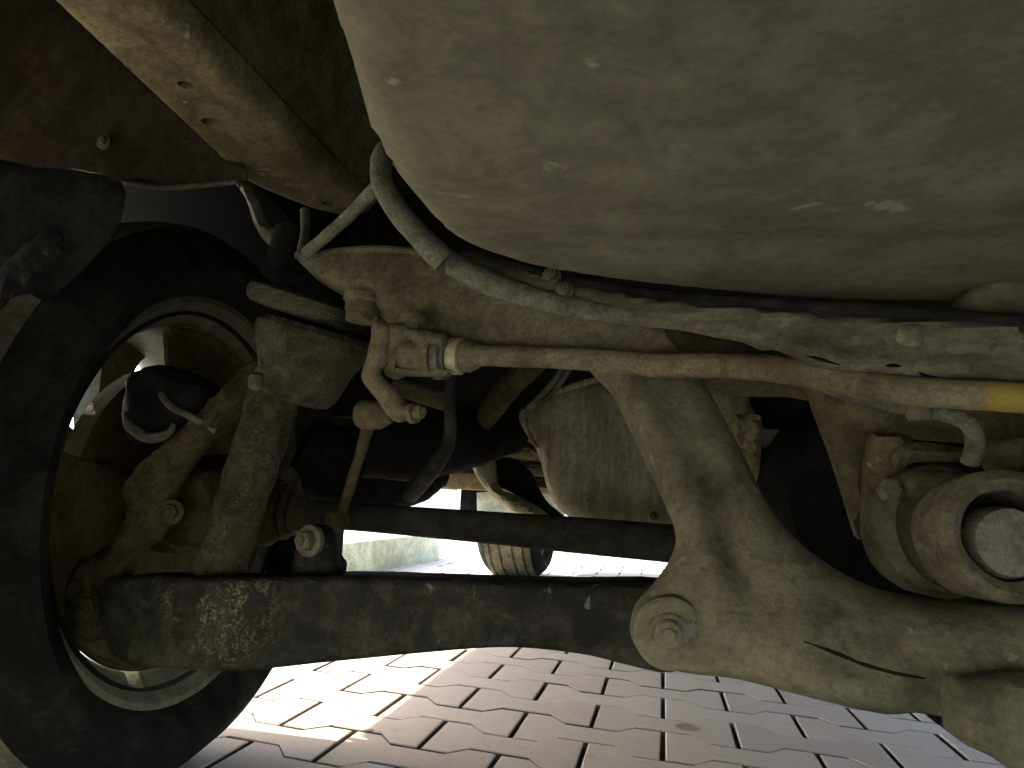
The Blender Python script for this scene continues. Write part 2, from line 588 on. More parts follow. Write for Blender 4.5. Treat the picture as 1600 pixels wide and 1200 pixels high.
def empty(name, loc, parent=None):
    o = bpy.data.objects.new(name, None)
    o.empty_display_size = .1
    COL.objects.link(o)
    o.location = loc
    if parent is not None:
        o.parent = parent
        if parent.get('category') == 'car':
            o.matrix_parent_inverse = Matrix.Translation(-parent.location)
    return o

# ------------------------------------------------------------------ ground
def ground_sheet():
    bm = bmesh.new()
    for a in (1,):
        vs_ = [bm.verts.new(p) for p in ((-300, -300, -.014), (300, -300, -.014), (300, 300, -.014), (-300, 300, -.014))]
        bm.faces.new(vs_)
    return from_bm('ground', bm, 'far', None, 0)
ground = ground_sheet()
ground['kind'] = 'structure'
ground['label'] = 'wide paved yard around the car'
PX0, PY0, PX1, PY1 = -4.6, -2.2, 3.4, 8.6
bm = bmesh.new()
bm.faces.new([bm.verts.new(p) for p in ((PX0, PY0, -.009), (PX1, PY0, -.009), (PX1, PY1, -.009), (PX0, PY1, -.009))])
pavement = from_bm('pavement', bm, 'sand', None, 0)
pavement['kind'] = 'structure'
pavement['label'] = 'pavement of pinkish grey concrete pavers under the car'

PL, PW, PK = .232, .1085, -.09
WIDE, NARR = .1415, .0755
GX, GY = .0038, .0027
def paver_outline():
    hx = PL / 2 - GX
    hw, hn = WIDE / 2 - GY, NARR / 2 - GY
    a, b = PL * .31, PL * .19
    up = [(hx, hw), (a, hw), (b, hn), (-b, hn), (-a, hw), (-hx, hw)]
    dn = [(-hx, -hw), (-a, -hw), (-b, -hn), (b, -hn), (a, -hw), (hx, -hw)]
    return [(x, y + PK * x) for x, y in up + dn]
def paver_bm(bm, off=Vector((0, 0, 0)), tilt=(0, 0), bev=.0022):
    o = paver_outline()
    n = len(o)
    top, mid, bot = [], [], []
    for x, y in o:
        l = math.hypot(x, y)
        s_ = (l - bev * 1.1) / l
        zt = tilt[0] * x + tilt[1] * y
        top.append(bm.verts.new(off + Vector((x * s_, y * s_, zt))))
        mid.append(bm.verts.new(off + Vector((x, y, zt - bev * .7))))
        bot.append(bm.verts.new(off + Vector((x, y, -.013))))
    bm.faces.new(top[::-1])
    for mi, a, b in ((0, top, mid), (1, mid, bot)):
        for k in range(n):
            bm.faces.new((a[k], a[(k + 1) % n], b[(k + 1) % n], b[k])).material_index = mi
pav_meshes = []
for i in range(4):
    b_ = bmesh.new()
    paver_bm(b_, tilt=(rnd.uniform(-.006, .006), rnd.uniform(-.008, .008)))
    bmesh.ops.recalc_face_normals(b_, faces=b_.faces[:])
    me = bpy.data.meshes.new('paver')
    b_.to_mesh(me)
    b_.free()
    me.materials.append(M['paver'])
    me.materials.append(M['sand'])
    pav_meshes.append(me)
spots = []
for i in range(-40, 80):
    for j in range(-30, 30):
        x = .006 + PL * (j + (.5 if i % 2 else 0))
        y = 1.31 + PW * i + PK * (x - .006)
        if PX0 + .13 < x < PX1 - .13 and PY0 + .09 < y < PY1 - .09:
            px, py = proj((x, y, 0)) if (Vector((x, y, 0)) - CAM).dot(FWD) > .05 else (-999, -999)
            vis = -120 < px < 1720 and 980 < py < 1290
            spots.append((0 if vis else 1, y if vis else 0, x, y))
spots.sort()
far_bm = bmesh.new()
n_ind = 0
for vis, _, x, y in spots:
    z = rnd.uniform(-.0018, .0008)
    if vis == 0 and n_ind < 290:
        o = bpy.data.objects.new('paver', pav_meshes[n_ind % 4])
        COL.objects.link(o)
        o.location = (x, y, z)
        o.rotation_euler.z = (math.pi if rnd.random() < .5 else 0) + rnd.uniform(-.006, .006)
        o.parent = pavement
        n_ind += 1
    else:
        paver_bm(far_bm, Vector((x, y, z)), (rnd.uniform(-.006, .006), rnd.uniform(-.008, .008)))
fp = from_bm('distant_pavers', far_bm, 'paver', pavement, 0)
fp.data.materials.append(M['sand'])
fp['kind'] = 'stuff'

# ------------------------------------------------------------------ surroundings
kerb = box('concrete_kerb', (-1.72, 1.2, -.013), (-1.30, 4.18, .15), 'concrete', None, .012)
kerb['label'] = 'pale concrete kerb block in sunlight beyond the tyre'
kerb['category'] = 'kerb'
wl = box('boundary_wall', (-9.0, 13.0, -.02), (7.0, 13.25, 2.6), 'wall', None, .02)
wl['label'] = 'pale lavender boundary wall far behind the car'
wl['category'] = 'wall'

# ------------------------------------------------------------------ the car
car = empty('car', (.07, 2.1, 0))
car['label'] = 'dusty off-road car seen from underneath, with rear suspension, tank and wheels'
car['category'] = 'car'
CX = .07
WZ, WR, RIMR = .347, .352, .25
RY, FY = .838, 3.53

def cyl_lathe_x(bm, prof, segs=72):
    """lathe about the local X axis, prof rows (x, r), open ended"""
    rings = []
    for x, r in prof:
        rings.append([bm.verts.new((x, r * math.cos(2 * math.pi * k / segs), r * math.sin(2 * math.pi * k / segs))) for k in range(segs)])
    for a, b in zip(rings, rings[1:]):
        for k in range(segs):
            bm.faces.new((a[k], a[(k + 1) % segs], b[(k + 1) % segs], b[k]))

def tyre_mesh():
    # +x is the inner (car) side
    W = .135
    pr = [(.095, .244), (.104, .256), (.114, .262), (.134, .272), (.1475, .288), (.1495, .299), (.1465, .302), (.1435, .306), (.137, .318), (.120, .333), (.108, .3435)]
    right = pr[:]
    tread = []
    for gx in (.078, .030, -.018 - .012, -.078):
        tread += [(gx + .0062, .3515), (gx + .0045, .3435), (gx - .0045, .3435), (gx - .0062, .3515)]
    left = [(-x, r) for x, r in pr[::-1]]
    prof = right + [(.100, .349)] + tread + [(-.100, .349)] + left
    prof += [(-.10, .236), (.10, .236), pr[0]]
    bm = bmesh.new()
    cyl_lathe_x(bm, prof, 96)
    # lettering-like ribs on the shoulder: small raised blocks around the tread edge
    for k in range(72):
        a = 2 * math.pi * k / 72
        for sx in (-1,):
            c, s2 = math.cos(a), math.sin(a)
            T = Matrix(((1, 0, 0), (0, c, -s2), (0, s2, c)))
            vs2 = []
            for x in (.1045, .123):
                for y, in ((-.0055,), (.0055,)):
                    for r in (.322 if x > .11 else .340, .3325 if x > .11 else .3488):
                        vs2.append(bm.verts.new(T @ Vector((sx * x, y, r))))
            for q in ((0, 1, 3, 2), (4, 6, 7, 5), (0, 4, 5, 1), (2, 3, 7, 6), (1, 5, 7, 3)):
                bm.faces.new([vs2[i] for i in q])
    # contact patch
    for v in bm.verts:
        if v.co.z < -(WZ - .001):
            v.co.z = -(WZ - .001)
    bmesh.ops.remove_doubles(bm, verts=bm.verts[:], dist=1e-5)
    bmesh.ops.recalc_face_normals(bm, faces=bm.faces[:])
    me = bpy.data.meshes.new('tyre')
    bm.to_mesh(me)
    bm.free()
    me.materials.append(M['rubber'])
    me.materials.append(M['tread'])
    for p in me.polygons:
        c = p.center
        if math.hypot(c.y, c.z) > .335 and abs(c.x) < .106:
            p.material_index = 1
    me.polygons.foreach_set('use_smooth', [True] * len(me.polygons))
    me.set_sharp_from_angle(angle=math.radians(40))
    return me

def rim_mesh():
    bm = bmesh.new()
    prof = [(.104, .261), (.110, .261), (.110, .252), (.102, .244), (.086, .232), (.075, .222), (.030, .212), (-.05, .210), (-.085, .218), (-.112, .232), (-.122, .243),
            (-.122, .252), (-.116, .252), (-.11, .243), (-.08, .226), (-.05, .217), (.03, .219), (.075, .229), (.095, .246), (.104, .261)]
    cyl_lathe_x(bm, prof, 80)
    return bm

def spokes_mesh():
    bm = bmesh.new()
    for k in range(6):
        a0 = 2 * math.pi * k / 6 + .87
        c, s2 = math.cos(a0), math.sin(a0)
        T = Matrix(((1, 0, 0), (0, c, -s2), (0, s2, c)))
        rows = [(.05, .036, -.055), (.10, .034, -.075), (.16, .036, -.085), (.20, .050, -.082), (.219, .062, -.075)]
        ring = []
        for r, hw, x in rows:
            ring.append([bm.verts.new(T @ Vector(q)) for q in ((x - .014, -hw, r), (x - .014, hw, r), (x + .016, hw * .75, r), (x + .016, -hw * .75, r))])
        for a, b in zip(ring, ring[1:]):
            for i in range(4):
                bm.faces.new((a[i], a[(i + 1) % 4], b[(i + 1) % 4], b[i]))
        bm.faces.new(ring[0])
        bm.faces.new(ring[-1][::-1])
    return bm

def finish(bm, name, mat, ang=35):
    bmesh.ops.recalc_face_normals(bm, faces=bm.faces[:])
    me = bpy.data.meshes.new(name)
    bm.to_mesh(me)
    bm.free()
    me.materials.append(M[mat])
    me.polygons.foreach_set('use_smooth', [True] * len(me.polygons))
    me.set_sharp_from_angle(angle=math.radians(ang))
    return me

ME = {'tyre': tyre_mesh(), 'rim': finish(rim_mesh(), 'rim', 'alloy'), 'spokes': finish(spokes_mesh(), 'spokes', 'alloy')}
hb = bmesh.new()
cyl_lathe_x(hb, [(-.03, .001), (-.03, .07), (-.072, .075), (-.078, .06), (-.078, .001)], 40)
ME['hub'] = finish(hb, 'wheel_hub', 'alloy')
db = bmesh.new()
cyl_lathe_x(db, [(.098, .001), (.098, .075), (.060, .08), (.060, .165), (.036, .165), (.036, .06), (.02, .05), (-.03, .05)], 72)
ME['disc'] = finish(db, 'brake_disc', 'disc')

def wheel(loc, flip, label, toe=0.0, camber=0.0):
    w = empty('wheel', loc, car)
    w.rotation_euler.z = math.radians(toe) + (math.pi if flip else 0)
    w.rotation_euler.y = math.radians(camber)
    w['label'] = label
    for nm, k in (('tyre', 'tyre'), ('rim', 'rim'), ('spokes', 'spokes'), ('wheel_hub', 'hub'), ('brake_disc', 'disc')):
        o = bpy.data.objects.new(nm, ME[k])
        COL.objects.link(o)
        o.parent = w
    return w
XL, XR = -.703, .843
wheel((XL, RY, WZ), False, 'dark dusty rear wheel seen from its inner side', 2.0)
wheel((XL, FY, WZ), False, 'front wheel seen along its grooved tread', 0, -1.5)
wheel((XR, RY, WZ), True, 'rear wheel on the far side of the axle')
wheel((XR, FY, WZ), True, 'front wheel on the far side of the car')

# ---- body: side panels with wheel arches, floor, roof, bumpers
def side_panel(x, sgn):
    pts = [(-.30, .32), (.0, .32), (.30, .33)]
    for c in (RY, FY):
        for a in np.linspace(math.radians(172), math.radians(8), 15):
            pts.append((c + .425 * math.cos(a), .36 + .425 * math.sin(a)))
        if c == RY:
            pts += [(1.262, .392)]
            pts += [(1.264, .56), (1.296, .56), (1.298, .392)]  # made-up notch, cut to let a streak of sun under the car
            pts += [(1.6, .39), (2.4, .39), (3.08, .395)]
    pts += [(3.98, .40), (4.3, .46), (4.36, .70), (4.25, .98), (3.4, 1.08), (2.75, 1.62), (2.0, 1.74), (.3, 1.72), (-.2, 1.58), (-.30, 1.0)]
    mp = lambda u, v, w: Vector((x + sgn * w, u, v))
    bm = cast_mesh(pts, mp, .03, .02, .012, .12)
    return from_bm('side_panel', bm, 'paint', car)
side_panel(-.905, 1)
side_panel(1.045, -1)
bm = bmesh.new()
path = [(-.27, .62), (-.27, 1.0), (-.18, 1.56), (.3, 1.70), (2.0, 1.72), (2.75, 1.60), (3.4, 1.06), (4.22, .96), (4.33, .7), (4.30, .47)]
for (y0, z0), (y1, z1) in zip(path, path[1:]):
    d = Vector((0, y1 - y0, z1 - z0)).normalized()
    nrm = Vector((0, -d.z, d.y)) * .02
    v = []
    for xx in (-.89, 1.03):
        for p in (Vector((xx, y0, z0)), Vector((xx, y1, z1))):
            v.append(bm.verts.new(p)); v.append(bm.verts.new(p - nrm))
    for q in ((0, 2, 6, 4), (1, 5, 7, 3), (0, 4, 5, 1), (2, 3, 7, 6)):
        bm.faces.new([v[i] for i in q])
from_bm('upper_body', bm, 'paint', car, 0)
for x0, x1 in ((-.86, -.555), (.70, 1.0)):
    box('light_block_flap', (x0, .385, .09), (x1, .393, .46), 'black', car, .003)  # unseen flaps added to block light from behind the wheels
box('rear_bumper', (-.86, -.42, .29), (1.0, -.30, .80), 'black', car, .03)  # unseen bumper, set low to hold back light from the rear
box('front_bumper', (-.86, 4.30, .42), (1.0, 4.42, .70), 'black', car, .03)

# floor pan: forward floor with pressed ribs, rear floor higher up
def floor_pan():
    bm = bmesh.new()
    add_box(bm, (-.87, 1.18, .53), (1.01, 4.28, .56), .008)
    for i in range(7):
        x = -.72 + i * .26
        add_box(bm, (x, 1.3, .512), (x + .07, 3.0, .535), .008)
    return from_bm('floor_pan', bm, 'dark_floor', car)
floor_pan()
bm = bmesh.new()
add_box(bm, (-.52, -.24, .90), (1.01, 1.20, .93), .008)
for i in range(5):
    add_box(bm, (-.34 + i * .27, -.1, .882), (-.26 + i * .27, 1.1, .905), .008)
from_bm('rear_floor', bm, 'rust_panel', car)
box('floor_bulkhead', (-.87, 1.150, .49), (1.01, 1.172, .92), 'dark_floor', car, .004)
for sx, x0, x1 in ((-1, -.885, -.80), (1, .94, 1.025)):
    for y0, y1 in ((1.30, 3.06),):
        box('sill', (x0, y0, .400), (x1, y1, .55), 'dark_floor', car, .012)

# wheel-arch liners
def liner(xa, xb, cy, mat='liner', a0=-8, a1=188):
    R = .418
    bm = bmesh.new()
    n = 26
    prof = []
    for i in range(n + 1):
        a = math.radians(a0 + (a1 - a0) * i / n)
        for rr in (R, R + .006):
            for x in (xa, xb):
                prof.append(bm.verts.new((x, cy + rr * math.cos(a), .36 + rr * math.sin(a))))
    for i in range(n):
        b, c = i * 4, (i + 1) * 4
        for p, q in ((0, 1), (1, 3), (3, 2), (2, 0)):
            bm.faces.new((prof[b + p], prof[b + q], prof[c + q], prof[c + p]))
    bm.faces.new((prof[0], prof[1], prof[3], prof[2]))
    m = n * 4
    bm.faces.new((prof[m], prof[m + 2], prof[m + 3], prof[m + 1]))
    return from_bm('wheel_arch_liner', bm, mat, car)
liner(-.888, -.565, RY, a0=-2, a1=108)
liner(.70, 1.03, RY, a0=-2, a1=170)
liner(-.888, -.50, FY, a0=30)
liner(.64, 1.03, FY, a0=30)
# inner fender above the wheel (closes the arch to the inside)
box('inner_fender', (-.60, .70, .78), (-.575, 1.22, .93), 'black', car, .004)
box('inner_fender', (-.60, 1.10, .24), (-.575, 1.25, .80), 'black', car, .004)  # lower piece added to block sun coming through the arch
box('sun_block', (-.895, 1.12, .392), (-.86, 1.262, .76), 'dark_floor', car, .004)  # unseen panel added to stop sun slipping in ahead of the tyre
box('inner_fender', (.71, .36, .78), (.735, 1.22, .93), 'black', car, .004)

# ---- longitudinal frame rail with access holes
def frame_rail():
    rail = empty('frame_rail', (0, 0, 0), car)
    rail['label'] = 'dusty tan longitudinal frame rail with small oval holes'
    z = .72
    xl, xr = -.502, -.378
    loop = [(xl + .027, -.24), (xl + .027, .40), (xl - .002, .70), (xl + .012, .74), (xl + .045, .80), (xl + .09, .835), (xr + .005, .82), (xr, .72), (xr, .40), (xr + .0, -.24)]
    hs = []
    for (px, py, rx, ry) in ((290, 133, .0075, .0045), (328, 191, .0085, .0055), (513, 314, .007, .005)):
        p = at_z(px, py, z)
        hs.append(ell(p.x, p.y, rx, ry * 1.4, 16, .3))
    mp = lambda u, v, w: Vector((u, v, z + .022 + w))
    def rel(u, v, d):
        return -.0035 if v > .655 - .25 * (u - xl) else 0.0
    bm = cast_mesh(loop, mp, 0.022, .0, .022, .008, rel, hs, back_r=.001)
    o = from_bm('rail_plate', bm, 'rail', rail, 40)
    b2 = bmesh.new()
    add_box(b2, (xl + .03, -.24, z + .03), (xr - .012, .80, z + .15), .01)
    from_bm('rail_box', b2, 'dark_floor', rail)
    b2 = bmesh.new()
    # inner web of the rail rising to the floor
    vs_ = [(xr - .001, -.24, z + .025), (xr - .001, .80, z + .025), (xr + .05, .80, .90), (xr + .05, -.24, .90)]
    f = [b2.verts.new(p) for p in vs_] + [b2.verts.new((p[0] - .006, p[1], p[2])) for p in vs_]
    for q in ((0, 1, 2, 3), (7, 6, 5, 4), (0, 4, 5, 1), (1, 5, 6, 2), (2, 6, 7, 3), (3, 7, 4, 0)):
        b2.faces.new([f[i] for i in q])
    from_bm('rail_web', b2, 'rail', rail, 0)
    return rail
frame_rail()

# rusty inner panel beside the rail, its lower lip, and the liner flap
pan = cast('fender_panel', [(-80, -80), (40, -80), (90, -10), (230, 110), (330, 200), (384, 266), (372, 284), (300, 290), (250, 293), (215, 287), (190, 284), (110, 262), (-60, 258)],
           'rust_panel', car, .66, tf=.006, tb=.006, r=.005, res=.016, smooth_n=2, back_r=.003)
pxtube('panel_lip', [(186, 284, .655, .003), (250, 293, .655, .003), (310, 290, .655, .003), (372, 284, .655, .003)], 'grey', pan, segs=8)
bolt('panel_clip', at(163, 222, .652), Vector((0, -1, .1)), .006, .006, 'bracket', pan)
fl = cast('liner_flap', [(-80, 262), (60, 262), (110, 266), (190, 284), (188, 345), (160, 390), (110, 440), (60, 480), (0, 525), (-80, 560)],
          'black', car, .55, tf=.005, tb=.005, r=.005, res=.012, smooth_n=3,
          relief=lambda px, py, d: .004 * noise.noise(Vector((px * .03, py * .03, 2))))
cast('flap_edge', [(-60, 455), (0, 430), (60, 372), (98, 360), (104, 400), (70, 445), (0, 512), (-60, 560)], 'flap', fl, .55, tf=.011, tb=-.004, r=.006, res=.006, smooth_n=3,
     relief=lambda px, py, d: .003 * noise.noise(Vector((px * .06, py * .06, 5))), back_r=.001)

# grey curved bracket under the rail and the little strap rods
cast('rail_bracket', [(368, 284), (388, 290), (404, 318), (418, 350), (440, 362), (468, 384), (476, 404), (462, 402), (436, 394), (412, 374), (397, 345), (386, 312)],
     'grey', car, .70, tf=.010, tb=.010, r=.008, res=.006, relief=lambda px, py, d: .004 * noise.noise(Vector((px * .05, py * .05, 1))))
pxtube('strap_rod', [(478, 396, .600, .0058), (520, 360, .58, .0058), (560, 322, .56, .006), (597, 284, .54, .0062)], 'grey', car, wob=.0008)
pxtube('strap_rod', [(476, 330, .66, .005), (477, 362, .64, .005), (474, 392, .605, .006), (470, 402, .60, .007)], 'grey', car, wob=.0008)

# ---- fuel tank
def fuel_tank():
    z0 = .53
    loop = [(-.126, -.16), (-.132, .19), (-.142, .26), (-.156, .32), (-.158, .385), (-.152, .452), (-.114, .504), (-.06, .540), (.035, .580), (.11, .605), (.22, .618),
            (.45, .625), (.70, .62), (.80, .55), (.83, .45), (.83, -.05), (.80, -.14), (.70, -.19), (.0, -.19), (-.08, -.185)]
    loop = catmull([Vector(p) for p in loop], 4, True)
    def mp(u, v, w):
        q = max(0.0, (w + .06)) / .30
        return Vector((u + .05 * q * (1 if u < .3 else -1), v - .03 * q if v > .3 else v, z0 + .09 + w))
    lumps = [(at_z(px, py, z0), r, h) for (px, py, r, h) in ((850, 45, .010, .003), (1525, 352, .010, .003), (1500, 350, .008, .003), (1480, 356, .007, .003), (790, 290, .004, .002), (1024, 236, .005, .002), (1320, 265, .006, .002))]
    def rel(u, v, d):
        e = min(1, d / .08)
        w = .006 * noise.noise(Vector((u * 4, v * 5, .3))) + .0022 * noise.noise(Vector((u * 14, v * 14, 1.3)))
        # shallow pressed ledge running across, and a swelling at the right
        w += -.006 * math.exp(-((v - (.36 + .12 * (u - .1))) / .05) ** 2) + .005 * math.exp(-((v - (.46 + .05 * u)) / .03) ** 2)
        for P, r, h in lumps:
            q = ((u - P.x) ** 2 + (v - P.y) ** 2) / r ** 2
            if q < 6:
                w -= h * math.exp(-q)
        return w * e
    bm = cast_mesh(loop, mp, .09, .22, .032, .012, rel, back_r=.03)
    o = from_bm('fuel_tank', bm, 'tank', car, 60)
    o['label'] = 'large smooth dusty tank with a rounded lower edge'
    return o
fuel_tank()

cast('tank_lug', [(1498, 470), (1530, 440), (1580, 425), (1680, 425), (1900, 440), (2100, 470), (1900, 500), (1680, 500), (1560, 492), (1508, 486)], 'tank', car, .57, tf=.02, tb=.03, r=.014, res=.009,
     relief=lambda px, py, d: .005 * noise.noise(Vector((px * .03, py * .03, 21))))
from mathutils.bvhtree import BVHTree
def on_surface(o, px, py, lift=0.0):
    bv = BVHTree.FromPolygons([v.co for v in o.data.vertices], [p.vertices[:] for p in o.data.polygons])
    h = bv.ray_cast(CAM, ray(px, py).normalized())
    return h[0] + h[1] * lift
# ---- hose curling round the tank corner, then the pressed shield behind the tank
pxtube('tank_hose', [(632, 262, .60, .007), (612, 232, .545, .0085), (598, 246, .525, .009), (597, 282, .52, .0092), (616, 322, .52, .0095), (650, 364, .525, .0100), (695, 408, .535, .0108)],
       'grey', car, wob=.0008, n=10, segs=18)
sh = cast('pressed_shield', [(694, 388), (716, 394), (760, 402), (850, 428), (960, 455), (1080, 472), (1200, 482), (1330, 492), (1450, 498), (1650, 505), (2000, 512), (2500, 505), (2520, 590), (2000, 625),
                             (1650, 616), (1500, 600), (1420, 596), (1340, 588), (1270, 572), (1215, 548), (1190, 548), (1160, 535), (1120, 528), (1060, 516), (980, 508), (900, 494), (830, 478), (770, 458), (730, 442), (700, 424)],
          'shield', car, .575, k=-.10, tf=.012, tb=.012, r=.012, res=.006, smooth_n=3,
          relief=lambda px, py, d: (.006 * math.sin((py - 470 - (px - 900) * .10) * .055) * min(1, d / .02) + .004 * noise.noise(Vector((px * .012, py * .03, 4)))))
pxtube('shield_edge', [(705, 412, .553, .0105), (760, 440, .556, .0105), (830, 464, .56, .0095), (920, 484, .562, .009), (1010, 494, .565, .008), (1100, 500, .566, .006), (1200, 505, .565, .004)], 'grey', sh, wob=.001, segs=16)
pxtube('dark_hose', [(725, 396, .575, .006), (800, 418, .575, .007), (900, 446, .575, .0075), (1050, 470, .57, .0085), (1200, 482, .565, .009), (1400, 497, .55, .010), (1660, 520, .53, .011), (2000, 540, .52, .011), (2450, 530, .55, .011)], 'arm', car, wob=.001, n=10)
for p in ((862, 432, .562), (882, 455, .558)):
    bolt('clip', at(*p), Vector((-.1, -1, .2)), .0055, .007, 'steel', sh, hexa=False)
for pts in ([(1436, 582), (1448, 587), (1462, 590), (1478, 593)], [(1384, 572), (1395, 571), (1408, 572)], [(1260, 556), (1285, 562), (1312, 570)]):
    tube('slot_shade', [on_surface(sh, *p) for p in pts], [.0005] + [.0014] * (len(pts) - 2) + [.0005], 'liner', sh, segs=8)  # dark tubes drawn as the shade inside narrow openings
cast('shield_tab', [(1405, 512), (1436, 508), (1440, 534), (1424, 544), (1402, 532)], 'shield', sh, .505, tf=.006, tb=.006, r=.004, res=.005)

# ---- stamped mounting bracket for the stabiliser bar
def br_rel(px, py, d):
    w = .0035 * noise.noise(Vector((px * .012, py * .015, 7)))
    w += -.014 * math.exp(-(((px - 600) / 70) ** 2 + ((py - 455) / 45) ** 2))
    w += .012 * math.exp(-(((px - 655) / 22) ** 2 + ((py - 470) / 40) ** 2)) * .5
    return w * min(1, d / .01)
mb = cast('mount_bracket', [(470, 406), (500, 396), (560, 390), (620, 388), (680, 396), (740, 420), (820, 455), (920, 485), (1040, 510), (1062, 530), (1060, 560), (900, 560),
                            (740, 548), (700, 535), (664, 528), (640, 512), (610, 506), (585, 492), (560, 476), (536, 462), (508, 446), (484, 424)],
          'bracket', car, .645, tf=.018, tb=.018, r=.012, res=.007, smooth_n=3, relief=br_rel)
pxtube('bracket_flange', [(474, 402, .622, .003), (520, 393, .622, .0035), (600, 389, .622, .0035), (690, 398, .622, .003)], 'bracket', mb, segs=8)
lathe('boss', at(570, 462, .625), Vector((-.05, 0, -1)), [(0, .020), (.006, .020), (.008, .0175), (.016, .0172), (.018, .0155), (.026, .0152), (.027, .013)], 'bracket', mb, 26)
bolt('bracket_bolt', at(644, 500, .612), Vector((0, -.1, -1)), .0095, .018, 'bracket', mb)
cast('beam_end', [(1040, 512), (1110, 524), (1170, 536), (1162, 556), (1100, 560), (1062, 545)], 'dark_floor', car, .625, tf=.01, tb=.02, r=.006, res=.008)

# ---- stabiliser bar, its bushing and bent end
sb = pxtube('stabiliser_bar', [(600, 556, .622, .0095), (660, 553, .62, .0098), (745, 555, .615, .0098), (900, 560, .605, .0102), (1020, 570, .595, .0105), (1150, 572, .58, .0105),
                               (1250, 582, .565, .0108), (1350, 602, .55, .0108), (1450, 613, .535, .0105), (1532, 617, .525, .0104), (1620, 622, .5125, .0104), (1900, 628, .50, .0104), (2250, 610, .52, .0104), (2420, 600, .60, .0104)], 'bar_painted', car, n=10, segs=20, wob=.0006)
sb['label'] = 'rusty tan stabiliser bar crossing under the tank'
bx = at(1000, 560, .6) - at(700, 553, .618)
for nm, px, prof, mt in (('bushing', 612, [(0, .021), (.006, .0225), (.010, .021), (.014, .0185), (.042, .0185), (.046, .021)], 'bracket'),
                         ('rubber_collar', 681, [(0, .0225), (.010, .0225), (.011, .018), (.014, .018)], 'grey'),
                         ('plated_collar', 704, [(0, .016), (.001, .0175), (.011, .0175), (.012, .016)], 'brass'),
                         ('stop_ring', 722, [(0, .0150), (.008, .0155), (.014, .0125), (.018, .0100)], 'bar')):
    lathe(nm, at(px, 556, .62), bx, prof, mt, sb, 28, wob=.0006)
cast('clamp_lug', [(602, 506), (640, 512), (680, 520), (696, 524), (694, 548), (664, 545), (640, 530), (626, 540), (616, 580), (604, 560)], 'bracket', sb, .603, tf=.006, tb=.012, r=.004, res=.006, smooth_n=2)
cast('clamp_foot', [(606, 565), (628, 576), (660, 580), (695, 578), (698, 586), (640, 586), (612, 582)], 'bracket', sb, .606, tf=.006, tb=.012, r=.004, res=.006, smooth_n=2)
cast('bent_end', [(584, 502), (592, 497), (612, 514), (609, 545), (606, 568), (594, 584), (618, 608), (638, 632), (650, 640), (640, 654), (622, 660), (606, 648), (588, 622), (570, 600), (566, 584), (574, 560), (580, 530)],
     'bar', sb, .60, tf=.008, tb=.007, r=.006, res=.005, smooth_n=3,
     relief=lambda px, py, d: .0012 * noise.noise(Vector((px * .05, py * .05, 3))))
bolt('end_nut', at(645, 646, .592), Vector((.9, -.4, .1)), .0060, .012, 'bar', sb)
lk = empty('stabiliser_link', tuple(at(530, 812, .80)), car)
def rel_to(o):
    return Matrix.Translation(-Vector(o.location))
def put(o, par):
    o.parent = par
    o.matrix_parent_inverse = Matrix.Translation(-Vector(par.location))
lk['label'] = 'slim upright stabiliser link with ball joint ends'
o = pxtube('link_rod', [(578, 655, .635, .0075), (568, 690, .66, .0058), (552, 745, .71, .0058), (536, 795, .765, .0062), (529, 818, .79, .009)], 'knuckle', None, wob=.0008); put(o, lk)
o = lathe('ball_joint', at(572, 648, .635), Vector((.95, -.35, -.05)), [(-.008, .008), (-.004, .014), (.008, .0145), (.012, .0125), (.018, .0135), (.026, .010), (.034, .006)], 'bracket', None, 22); put(o, lk)
o = lathe('ball_joint', at(522, 812, .785), Vector((.95, -.35, -.05)), [(-.004, .008), (0, .014), (.010, .0145), (.016, .010)], 'knuckle', None, 22); put(o, lk)

# ---- shock absorber
sa = empty('shock_absorber', tuple(at(338, 905, .70)), car)
sa['label'] = 'mud-caked shock absorber standing on the lower arm'
A0, A1 = at(338, 905, .70), at(448, 560, .665)
ax = (A1 - A0).normalized()
L0 = (at(428, 625, .672) - A0).length
o = lathe('shock_tube', A0, ax, [(-.02, .0265)] + [(L0 * i / 16, .0268 + .0009 * math.sin(i * 2.2)) for i in range(17)] + [(L0 + .03, .0265)], 'shock', None, 36, wob=.0016, wscale=70); put(o, sa)
cup_c = at(470, 585, .665)
cax = (at(455, 470, .66) - at(490, 625, .668)).normalized()
cax = (at(462, 478, .66) - at(447, 622, .668)).normalized()
cp = at(447, 622, .668)
tiltax = Vector((cax.x + .12, cax.y - .10, cax.z)).normalized()
# the dust cup: a cast outline swept round would be rounder than the photo, so a lathe with an uneven wall
o = lathe('dust_cup', at(446, 628, .668) + Vector((.012, 0, 0)), Vector((.26, -.10, 1)), [(0, .024), (.002, .033), (.010, .0405), (.022, .0440), (.036, .0475), (.046, .0515), (.056, .0565), (.066, .0600), (.074, .0600), (.080, .055)],
          'shock', None, 44, wob=.006, wscale=26); put(o, sa)
o = lathe('cup_lug', at(402, 608, .635), Vector((.1, -.4, 1)), [(0, .006), (.003, .0085), (.012, .0085), (.016, .006)], 'bracket', None, 14, wob=.001); put(o, sa)
top = at(474, 497, .662)
o = lathe('rubber_ring', top, Vector((.30, -.12, 1)), [(0, .040), (.002, .056), (.006, .0605), (.014, .062), (.020, .0600), (.023, .050), (.024, .020)], 'mount', None, 44, wob=.0012); put(o, sa)
o = lathe('spring_seat', at(466, 520, .664), Vector((.10, -.12, 1)), [(0, .03), (.022, .030), (.024, .02)], 'black', None, 24); put(o, sa)
o = lathe('upper_mount', at(440, 436, .70), Vector((.05, 0, 1)), [(0, .018), (.004, .024), (.012, .024), (.020, .020), (.06, .016)], 'black', None, 24); put(o, sa)

